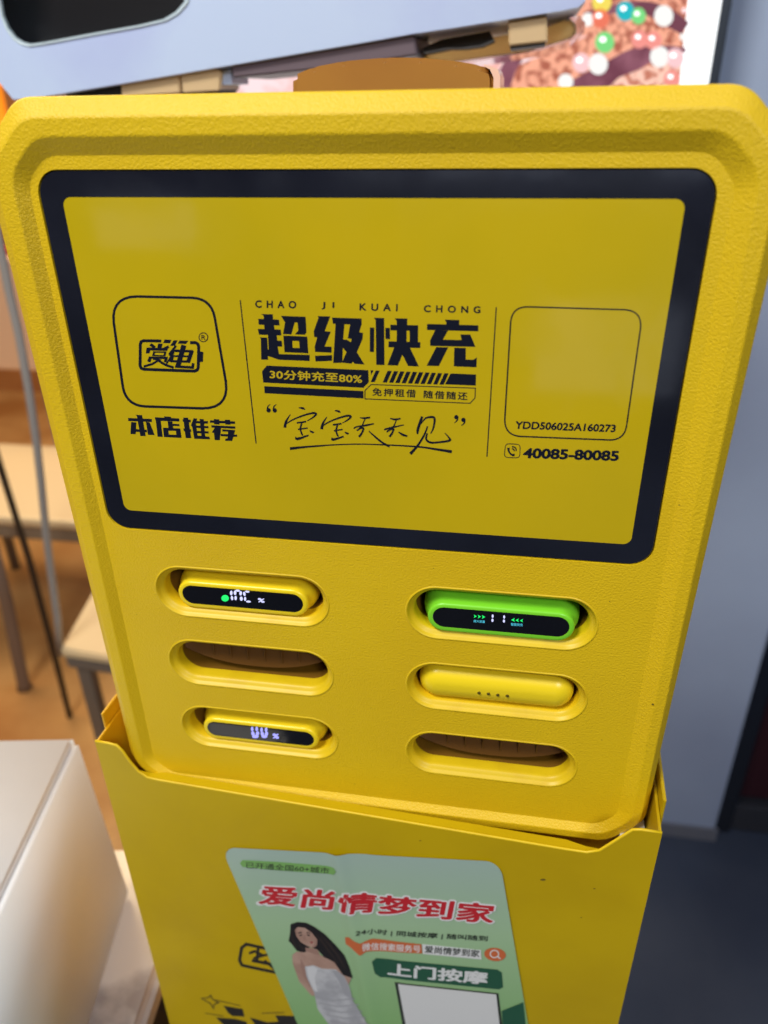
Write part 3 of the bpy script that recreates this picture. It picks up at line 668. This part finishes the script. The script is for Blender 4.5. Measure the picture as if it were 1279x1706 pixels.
for m_ in (m_screen, m_bezel):
    nt = m_.node_tree; tc = nt.nodes.new('ShaderNodeTexCoord'); n = nt.nodes.new('ShaderNodeTexNoise'); n.inputs['Scale'].default_value = 22; n.inputs['Detail'].default_value = 5; n.inputs['Distortion'].default_value = 1.2
    mr = nt.nodes.new('ShaderNodeMapRange'); mr.inputs[1].default_value = .42; mr.inputs[2].default_value = .68; mr.inputs[3].default_value = .06; mr.inputs[4].default_value = .24
    nt.links.new(tc.outputs['Object'], n.inputs['Vector']); nt.links.new(n.outputs['Fac'], mr.inputs[0]); nt.links.new(mr.outputs[0], nt.nodes['Principled BSDF'].inputs['Coat Roughness'])
# screen: black glass frame and the yellow printed panel under it
win = arc_rect(8.6, 231.0, -8.9, -141.5, 3.4, 8); bout = arc_rect(0, 240, 0, -150.8, 9, 8)
bm = bmesh.new()
skin(bm, [[D(x, z, 1.25) for x, z in bout], [D(x, z, .55) for x, z in bout], [D(121 + (x - 121) * .9985, -75.4 + (z + 75.4) * .9975, .35) for x, z in bout], [D(x, z, .35) for x, z in win], [D(x, z, .5) for x, z in win]])
from_bm('screen_frame', bm, m_bezel, st)
bm = bmesh.new(); vs = [bm.verts.new(D(x, z, .45)) for x, z in arc_rect(7.6, 232.0, -7.9, -142.5, 3.4, 8)]; bm.faces.new(vs); orient(bm)
scr = from_bm('screen_panel', bm, m_screen, st)
def pj_s(px, py, k): p = at(px, py, .0004); return Vector((p.x, .00041 - .0000011 * (k % 97), p.z))

zh = [[(95, 85), (220, 88), (222, 150), (124, 150), (122, 105)], [(63, 135), (285, 145), (292, 207), (70, 198)], [(126, 195), (232, 200), (238, 250), (130, 246)],
      [(60, 243), (303, 251), (312, 313), (72, 304)], [(168, 304), (262, 310), (275, 460), (288, 516), (180, 516), (172, 400)], [(262, 366), (315, 370), (320, 432), (268, 430)],
      [(80, 333), (160, 337), (166, 460), (168, 572), (95, 570), (92, 350)], [(160, 457), (280, 512), (612, 520), (612, 585), (285, 572), (165, 530)],
      [(307, 104), (568, 114), (572, 180), (345, 168)], [(352, 160), (454, 170), (417, 302), (328, 298)], [(484, 172), (573, 178), (578, 282), (560, 305), (458, 302), (468, 285), (490, 262)],
      [(332, 315), (585, 325), (590, 374), (336, 368)], [(335, 365), (427, 370), (432, 450), (342, 450)], [(500, 370), (590, 372), (594, 452), (505, 450)], [(340, 445), (594, 447), (598, 503), (345, 491)],
      [(698, 107), (830, 110), (772, 268), (837, 273), (770, 430), (845, 433), (845, 497), (670, 488), (665, 430), (692, 332), (660, 330), (655, 270), (706, 125)],
      [(668, 530), (850, 523), (850, 583), (675, 590)], [(850, 122), (1165, 133), (1165, 202), (860, 187)], [(888, 183), (982, 195), (968, 355), (960, 602), (862, 607)],
      [(1043, 195), (1163, 198), (1140, 280), (1180, 285), (1175, 350), (1115, 490), (1195, 622), (1090, 614), (1072, 592), (1055, 614), (955, 602), (1005, 490), (962, 440), (966, 355), (1010, 358), (1050, 385), (1060, 350), (1018, 342)]]
kc = [[(38, 228), (85, 230), (82, 490), (37, 488)], [(80, 125), (190, 128), (193, 628), (106, 626), (100, 150)], [(203, 230), (250, 233), (253, 352), (205, 350)],
      [(302, 130), (437, 133), (436, 207), (325, 202), (322, 155)], [(256, 198), (552, 205), (552, 264), (258, 258)], [(325, 254), (430, 258), (428, 382), (323, 378)], [(462, 258), (552, 262), (550, 386), (462, 384)],
      [(237, 375), (577, 384), (574, 446), (236, 438)], [(300, 434), (390, 440), (392, 500), (335, 633), (225, 629)], [(378, 440), (465, 443), (560, 643), (445, 637), (376, 500)],
      [(835, 145), (990, 148), (990, 202), (850, 197), (852, 175)], [(647, 190), (1193, 205), (1193, 268), (647, 253)],
      [(735, 254), (868, 262), (815, 358), (1015, 362), (1003, 303), (1107, 303), (1163, 434), (680, 423), (680, 365)], [(745, 437), (872, 440), (772, 638), (643, 635)],
      [(937, 443), (1060, 446), (1058, 570), (1140, 572), (1178, 545), (1172, 651), (932, 641)]]
prn('headline_lettering', crop(zh, 6.395, 420, 510) + crop(kc, 6.395, 610, 510), m_ink, scr, pj_s)
bd_ = [[(80, 100), (322, 110), (322, 142), (82, 130)], [(155, 68), (222, 70), (260, 283), (205, 283), (170, 80)], [(112, 140), (165, 145), (158, 264), (105, 262)], [(262, 140), (300, 145), (350, 274), (282, 270)], [(160, 213), (270, 220), (272, 246), (158, 240)],
       [(352, 92), (600, 105), (600, 136), (360, 127)], [(445, 83), (515, 88), (518, 102), (450, 98)], [(362, 120), (412, 125), (432, 292), (380, 290)], [(482, 133), (530, 136), (540, 216), (490, 213)], [(528, 158), (600, 162), (603, 184), (533, 180)],
       [(435, 198), (610, 206), (614, 232), (437, 228)], [(437, 225), (490, 228), (495, 296), (445, 292)], [(566, 228), (614, 230), (622, 302), (572, 300)], [(445, 266), (620, 272), (622, 302), (447, 293)],
       [(640, 95), (690, 98), (722, 305), (665, 303)], [(633, 112), (715, 118), (717, 144), (636, 138)], [(640, 205), (720, 215), (722, 240), (646, 234)],
       [(745, 103), (782, 106), (768, 150), (790, 312), (752, 310), (730, 185), (718, 175)], [(750, 130), (890, 132), (890, 157), (755, 154)], [(770, 176), (895, 182), (895, 204), (772, 200)], [(775, 230), (898, 236), (898, 257), (778, 254)], [(785, 278), (905, 290), (912, 316), (760, 310)], [(806, 108), (848, 112), (864, 302), (826, 300)],
       [(912, 123), (1165, 135), (1165, 160), (912, 147)], [(950, 110), (1005, 114), (1010, 167), (955, 163)], [(1062, 116), (1115, 120), (1120, 167), (1068, 165)], [(925, 173), (1168, 185), (1170, 209), (928, 197)],
       [(965, 190), (1025, 195), (1010, 325), (960, 323), (952, 252), (930, 246)], [(1035, 215), (1165, 222), (1165, 242), (1036, 236)], [(1020, 262), (1185, 268), (1187, 291), (1022, 284)], [(1095, 238), (1162, 240), (1137, 332), (1065, 331), (1068, 310), (1090, 306)]]
prn('recommendation_lettering', crop(bd_, 6.09, 200, 680), m_ink, scr, pj_s)
lg = []
lg += line([(478, 228), (190, 224), (148, 240), (134, 285), (130, 630), (148, 675), (200, 692), (1020, 722), (1066, 705), (1084, 660), (1092, 320), (1074, 275), (1040, 254), (950, 256)], 50)
lg += [[(535, 203), (645, 209), (618, 264), (505, 262)], [(685, 215), (745, 219), (700, 308), (622, 306)], [(775, 220), (922, 226), (880, 277), (748, 272)], [(1105, 395), (1168, 410), (1160, 570), (1105, 575)]]
lg += line([(298, 282), (372, 338)], 50) + [[(425, 270), (500, 272), (480, 350), (410, 350)]] + line([(600, 318), (500, 366)], 44)
lg += [[(238, 335), (590, 345), (575, 390), (230, 382)], [(238, 335), (305, 340), (285, 432), (225, 430)]]
lg += line([(365, 395), (345, 470)], 36) + line([(545, 400), (530, 470)], 36) + line([(345, 408), (560, 412)], 22) + line([(330, 464), (540, 472)], 22)
lg += line([(270, 500), (585, 506)], 36) + line([(300, 495), (272, 570)], 54) + line([(560, 500), (540, 574)], 46) + line([(345, 520), (440, 540), (330, 605), (190, 645)], 36) + line([(440, 555), (560, 625), (680, 662)], 40)
lg += line([(720, 305), (610, 448)], 40) + line([(600, 455), (650, 455), (560, 610)], 26)
lg += line([(660, 385), (1000, 398)], 42) + line([(680, 365), (655, 450)], 50) + line([(660, 470), (630, 570)], 60) + line([(650, 474), (975, 480)], 30) + line([(635, 558), (940, 566)], 38) + line([(980, 385), (915, 580)], 66)
lg += line([(848, 296), (745, 660)], 82) + line([(705, 645), (1010, 662)], 42) + line([(1002, 590), (990, 682)], 44)
prn('battery_logo', crop(lg, 9.84, 220, 545), m_ink, scr, pj_s)
rg = [(1168 + 72 * math.cos(a * math.pi / 12), 168 + 74 * math.sin(a * math.pi / 12)) for a in range(25)]; rg[-1] = rg[0]
prn('registered_mark', crop(line(rg, 15), 9.84, 220, 545), m_ink, scr, pj_s)
text('registered_mark', 'R', (335.3, 565.8), (342.3, 566.4), (335.5, 558.2), m_ink, scr, pj_s, .02)
def roundq(q, r, n=7):                        # px quad -> rounded closed polyline
    pts = fillet(q, r, n); return pts + [pts[0]]
fr = [(183, 493), (352, 497), (384, 682), (209, 676)]
prn('logo_outline', line(roundq(fr, 38), 4.2), m_ink, scr, pj_s)
prn('code_outline', line(roundq([(852, 510.5), (1071, 517), (1040, 734), (839, 726)], 27), 2.4), m_ink, scr, pj_s)
prn('divider_line', line([(400, 500), (426.5, 739)], 1.9), m_ink, scr, pj_s)
prn('divider_line', line([(826.5, 512), (811, 761)], 1.9), m_ink, scr, pj_s)
q4 = lambda pts: [(x / 2.974 + 400, y / 2.974 + 480) for x, y in pts]
for body, a_, b_, c_ in (('CHAO', (74, 98), (278, 102), (74, 60)), ('JI', (403, 106), (466, 108), (404, 68)), ('KUAI', (590, 112), (780, 116), (591, 75)), ('CHONG', (909, 120), (1190, 126), (910, 84))):
    text('pinyin_lettering', body, *q4([a_, b_, c_]), m_ink, scr, pj_s, .034, 1.9 if body != 'JI' else 2.0)
prn('slogan_banner', [q4([(132, 384), (634, 407), (637, 466), (610, 494), (114, 468), (108, 412)]), q4([(119, 486), (610, 510), (611, 547), (121, 521)])], m_ink, scr, pj_s)
text('slogan_lettering', '30分钟充至80%', *q4([(146, 450), (604, 474), (146, 402)]), m_ink_y, scr, pj_s, .022, 1.04, 6)
hz = [q4([(668 + k * 31.2, 407 + k * 1.35), (689 + k * 31.2, 408 + k * 1.35), (664 + k * 31.2, 466 + k * 1.2), (643 + k * 31.2, 465 + k * 1.2)]) for k in range(12)]
hz[0] = q4([(646, 407), (660, 408), (648, 432)]); hz.insert(1, q4([(672, 408), (691, 409), (666, 466), (646, 465)]))
hz = [hz[0], hz[1]] + hz[3:13] + [q4([(1042, 423), (1168, 428), (1167, 483), (1014, 477)])]
prn('hazard_stripes', hz, m_ink, scr, pj_s)
prn('slogan_outline', line(q4([(648, 478), (1165, 496), (1163, 545), (1138, 571), (618, 549), (618, 508), (648, 478)]), 1.5), m_ink, scr, pj_s)
text('slogan_lettering', '免押租借', *q4([(654, 534), (870, 543), (655, 494)]), m_ink, scr, pj_s, .024, 1.3)
text('slogan_lettering', '随借随还', *q4([(908, 546), (1126, 556), (909, 506)]), m_ink, scr, pj_s, .024, 1.3)
hw = []
def bao(dx, dy, k):
    o = []
    for s_ in ([(240, 68, 5), (264, 72, 13), (278, 80, 4)], [(190, 108, 5), (166, 148, 13), (157, 186, 17)], [(160, 168, 6), (200, 142, 8), (262, 116, 10), (322, 100, 12), (342, 106, 13), (325, 125, 9), (290, 146, 4)],
               [(228, 158, 9), (284, 150, 9)], [(258, 156, 9), (250, 196, 10), (262, 232, 9)], [(236, 196, 8), (292, 188, 8)], [(222, 240, 5), (228, 252, 15), (262, 244, 12), (298, 232, 10)], [(304, 204, 5), (318, 212, 12), (330, 216, 8)]):
        o += ribbon([(200 + (x - 200) * k + dx, 150 + (y - 150) * k + dy, wv) for x, y, wv in s_], 3.553, 430, 660)
    return o
hw += bao(0, 0, 1.0) + bao(215, 12, .93)
for s_ in ([(602, 128, 5), (628, 130, 11), (662, 126, 10)], [(565, 192, 7), (580, 182, 8), (640, 172, 11), (684, 162, 7)], [(634, 130, 5), (612, 178, 8), (584, 204, 9)], [(590, 196, 6), (622, 188, 10), (612, 220, 11), (596, 240, 13)], [(655, 206, 6), (700, 248, 11), (742, 280, 12), (778, 298, 14)],
           [(780, 132, 7), (812, 138, 12), (842, 132, 9)], [(745, 198, 10), (790, 186, 11), (862, 170, 6)], [(820, 134, 5), (800, 180, 8), (760, 212, 9)], [(764, 206, 7), (800, 194, 10), (790, 222, 11), (776, 240, 13)], [(830, 212, 7), (856, 228, 13), (882, 236, 9)],
           [(970, 120, 14), (954, 165, 15), (944, 200, 15), (943, 225, 9)], [(958, 170, 5), (990, 132, 10), (1030, 124, 14), (1044, 138, 13), (1036, 190, 10), (1020, 222, 5)], [(1002, 178, 8), (984, 226, 11), (945, 290, 13), (900, 342, 18)], [(1000, 220, 9), (994, 255, 12), (1020, 274, 12), (1070, 272, 11), (1132, 262, 13), (1128, 244, 9), (1104, 218, 4)],
           [(188, 310, 16), (280, 300, 11), (420, 290, 8), (600, 284, 7), (780, 290, 8), (950, 300, 10), (1050, 314, 13), (1146, 329, 18)]):
    hw += ribbon(s_, 3.553, 430, 660)
def blob(x, y, r): return [(x + r * math.cos(a * .524), y + r * math.sin(a * .524)) for a in range(12)]
for x in (62, 98): hw += crop([blob(x, 84, 13)], 3.553, 430, 660) + ribbon([(x - 9, 80, 8), (x - 4, 60, 7), (x + 10, 48, 3)], 3.553, 430, 660)
for x, y in ((1172, 124), (1214, 140)): hw += crop([blob(x, y, 13)], 3.553, 430, 660) + ribbon([(x + 9, y + 4, 8), (x + 4, y + 20, 7), (x - 12, y + 34, 3)], 3.553, 430, 660)
prn('handwritten_lettering', hw, m_ink, scr, pj_s)
text('serial_lettering', 'YDD506025A160273', (857, 714.5), (1024.5, 720.5), (859, 701.5), m_ink, scr, pj_s, .034)
text('phone_lettering', '40085-80085', (870, 763.5), (1030, 768.5), (872, 746), m_ink, scr, pj_s, .045)
prn('phone_icon', line(roundq([(842, 739), (866.5, 740.5), (865.5, 763), (839.5, 762)], 6, 4), 1.3) + ribbon([(846.5, 746, 4.5), (847.5, 752, 3), (852, 757.5, 3), (857, 758, 4.5)]) + ribbon([(852.5, 744, 1.2), (858, 745.5, 1.4), (860, 751, 1.2)]) + ribbon([(852.5, 747.5, 1.2), (855.5, 748.5, 1.3), (856.5, 751.5, 1.2)]), m_ink, scr, pj_s)

m_speck = mat('dust_speck', (0.10, 0.07, 0.01), .8); m_scuff = mat('pale_scuff', (0.86, 0.70, 0.22), .6)
sp = []
for x, z, q in ((251, -222, .55), (243, 14.5, .5), (232, -250, .3), (4, -200, .28), (150, -160, .22), (110, -300, .3), (226, -170, .25), (120, -245, .2), (40, -300, .25), (246, -120, .3)):
    y = -.03 if -3 < x < 245 else -3.23
    sp.append([D(x + q * random.uniform(.6, 1.3) * math.cos(k * .9), z + q * random.uniform(.5, 1.2) * math.sin(k * .9), y) for k in range(7)])
bm = bmesh.new()
for p in sp: bm.faces.new([bm.verts.new(v) for v in p])
from_bm('dust_speck', orient(bm), m_speck, st)['kind'] = 'stuff'
# slots
SP = [(0, .02), (.3, -.28), (.75, -.30), (1.1, .1), (1.45, 1.0), (2.2, 1.7), (3.3, 2.3), (3.8, 3.1), (4.0, 4.4), (4.0, 9), (4.1, 26), (4.2, 60)]
m_liner = mat('amber_liner_plastic', (0.20, 0.090, 0.003), 0.6)  # slot yellow darkened: the shade deep in the slot is in the colour
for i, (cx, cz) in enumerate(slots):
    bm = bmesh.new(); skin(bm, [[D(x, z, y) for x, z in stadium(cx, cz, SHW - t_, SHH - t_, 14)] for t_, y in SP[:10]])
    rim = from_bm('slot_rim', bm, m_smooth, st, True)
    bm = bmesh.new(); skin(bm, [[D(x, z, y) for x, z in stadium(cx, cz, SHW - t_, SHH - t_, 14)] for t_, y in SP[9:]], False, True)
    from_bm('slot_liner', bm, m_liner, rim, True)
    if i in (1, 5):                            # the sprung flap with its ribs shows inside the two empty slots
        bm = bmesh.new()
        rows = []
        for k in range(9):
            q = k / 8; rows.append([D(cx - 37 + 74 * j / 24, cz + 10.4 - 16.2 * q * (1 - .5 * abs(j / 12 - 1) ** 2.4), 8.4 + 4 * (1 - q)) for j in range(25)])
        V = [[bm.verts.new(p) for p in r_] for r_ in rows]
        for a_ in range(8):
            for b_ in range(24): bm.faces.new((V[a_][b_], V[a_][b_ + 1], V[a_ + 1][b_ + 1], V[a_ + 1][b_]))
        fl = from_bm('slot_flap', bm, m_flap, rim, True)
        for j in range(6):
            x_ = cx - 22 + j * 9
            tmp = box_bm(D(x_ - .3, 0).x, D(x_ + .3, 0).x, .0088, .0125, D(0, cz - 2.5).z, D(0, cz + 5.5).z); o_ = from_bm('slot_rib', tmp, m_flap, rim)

# ================================================================== POWER BANKS
def bank(cx, cz, y0, hw_, hh_, m, label, display=True):
    t = thing('power_bank', D(cx, cz - hh_ - 4.8, y0 + 35), label, 'power bank', 'power banks in the slots')
    bm = bmesh.new()
    if display: P_ = [(0, 0), (-.95, .03), (-1.5, .25), (-1.9, .8), (-2.1, 1.6), (-2.1, 3.6), (-2.7, 5.2), (-4.0, 8), (-4.8, 12), (-4.8, 56)]
    else: P_ = [(8.6, -.2), (7.4, -.1), (6.0, .25), (4.4, .9), (3.0, 1.8), (1.7, 3.0), (.7, 4.6), (.1, 6.6), (0, 9), (0, 56)]
    loops = [[D(x, z, y0 + y) for x, z in stadium(cx, cz, hw_ - i_, hh_ - i_, 14)] for i_, y in P_]
    skin(bm, loops, True, True); from_bm('case', bm, m, t, True)
    return t
b1 = bank(59.0, -186.7, 1.6, 30.2, 5.6, m_bank, 'yellow power bank with a green light on its black display, top left slot')
b2 = bank(59.6, -273.0, 1.6, 29.6, 5.3, m_bank, 'yellow power bank with violet display digits, bottom left slot')
b3 = bank(180.3, -186.7, .6, 30.8, 5.8, m_green, 'bright green power bank with green arrows on its display, top right slot')
b4 = bank(180.2, -228.2, 1.2, 37.0, 9.6, m_bank, 'yellow power bank turned round, with four contact dots and no display, middle right slot', False)
def display(t, cx, cz, y0, hw_, hh_):
    bm = bmesh.new(); skin(bm, [[D(x, z, y0 + .02) for x, z in stadium(cx, cz, hw_ + .25, hh_ + .25, 14)], [D(x, z, y0 - .12) for x, z in stadium(cx, cz, hw_, hh_, 14)], [D(x, z, y0 - .14) for x, z in stadium(cx, cz, hw_ - .4, hh_ - .4, 14)]], False, True)
    return from_bm('display', bm, m_disp, t)
d1 = display(b1, 59.0, -186.4, 1.6, 29.6, 5.0); d2 = display(b2, 59.6, -272.7, 1.6, 29.0, 4.7); d3 = display(b3, 180.3, -186.3, .6, 30.2, 5.2)
def pj_d(y): return lambda px, py, k: at(px, py, (y - .17) / 1000) + Vector((0, -.000003 * k, 0))
def blobs(lst, s, ox, oy): return [[((x + (rx * math.cos(a * .524) * math.cos(th) - ry * math.sin(a * .524) * math.sin(th))) / s + ox, (y + (rx * math.cos(a * .524) * math.sin(th) + ry * math.sin(a * .524) * math.cos(th))) / s + oy) for a in range(12)] for x, y, rx, ry, th in lst]
V1 = [(345, 175, 22, 38, 0), (408, 172, 22, 38, 0), (358, 258, 20, 36, -.15), (418, 258, 20, 36, 0), (452, 138, 40, 16, .15), (500, 180, 22, 36, .1), (510, 268, 24, 36, -.1), (560, 190, 20, 36, -.2), (572, 272, 18, 34, 0), (608, 154, 38, 16, .1), (628, 316, 40, 16, .05)]
prn('segment_digits', blobs(V1, 9.84, 350, 970), m_dw, d1, pj_d(1.6))
prn('charge_light', blobs([(245, 262, 62, 54, 0)], 9.84, 350, 970), m_dg, d1, pj_d(1.6))
text('percent_sign', '%', (429, 1003), (440.5, 1004.5), (429.5, 996), m_dw, d1, pj_d(1.6), .03)
V3 = [(640, 942, 7, 12, 0), (664, 942, 7, 12, 0), (644, 966, 9, 12, -.3), (668, 966, 9, 12, .2), (657, 982, 18, 9, 0), (690, 946, 7, 12, 0), (714, 946, 7, 12, 0), (694, 968, 9, 12, -.3), (716, 968, 9, 12, .2), (705, 982, 16, 8, 0)]
prn('segment_digits', blobs(V3, 3.2, 220, 920), m_dw2, d2, pj_d(1.6))
text('percent_sign', '%', (453.5, 1230), (464.5, 1231), (454, 1221.5), m_dw2, d2, pj_d(1.6), .06)
tri = lambda x, y, w_, h_: [(x, y - h_), (x + w_, y), (x, y + h_), (x + w_ * .25, y)]
prn('arrow_marks', crop([tri(203, 178, 54, 30), tri(275, 184, 56, 32), tri(346, 190, 60, 34)] + [tri(932, 242, -66, 34), tri(1002, 248, -58, 32), tri(1076, 254, -54, 30)], 10.66, 770, 1010), m_dg, d3, pj_d(.6))
prn('segment_digits', blobs([(538, 175, 17, 30, 0), (534, 248, 19, 30, 0), (742, 190, 17, 30, 0), (738, 262, 19, 28, 0)], 10.66, 770, 1010), m_dw, d3, pj_d(.6))
text('caption_lettering', '超大容量', (788.5, 1036.5), (807.5, 1038), (788.8, 1032.3), m_dc, d3, pj_d(.6), .01)
text('caption_lettering', '智能快充', (850.8, 1042.3), (870.5, 1043.5), (851, 1037.5), m_dc, d3, pj_d(.6), .01)
for x, y in ((798, 1154), (813.5, 1155.5), (829, 1157.5), (845, 1159)):
    p = at(x, y, .0010); bm = bmesh.new(); bmesh.ops.create_cone(bm, segments=14, radius1=.00085, radius2=.0007, depth=.0006, cap_ends=True)
    bmesh.ops.rotate(bm, verts=bm.verts, matrix=Matrix.Rotation(math.pi / 2, 3, 'X')); bmesh.ops.translate(bm, verts=bm.verts, vec=Vector((p.x, .00085, p.z)))
    from_bm('contact_dot', bm, m_dots, b4)
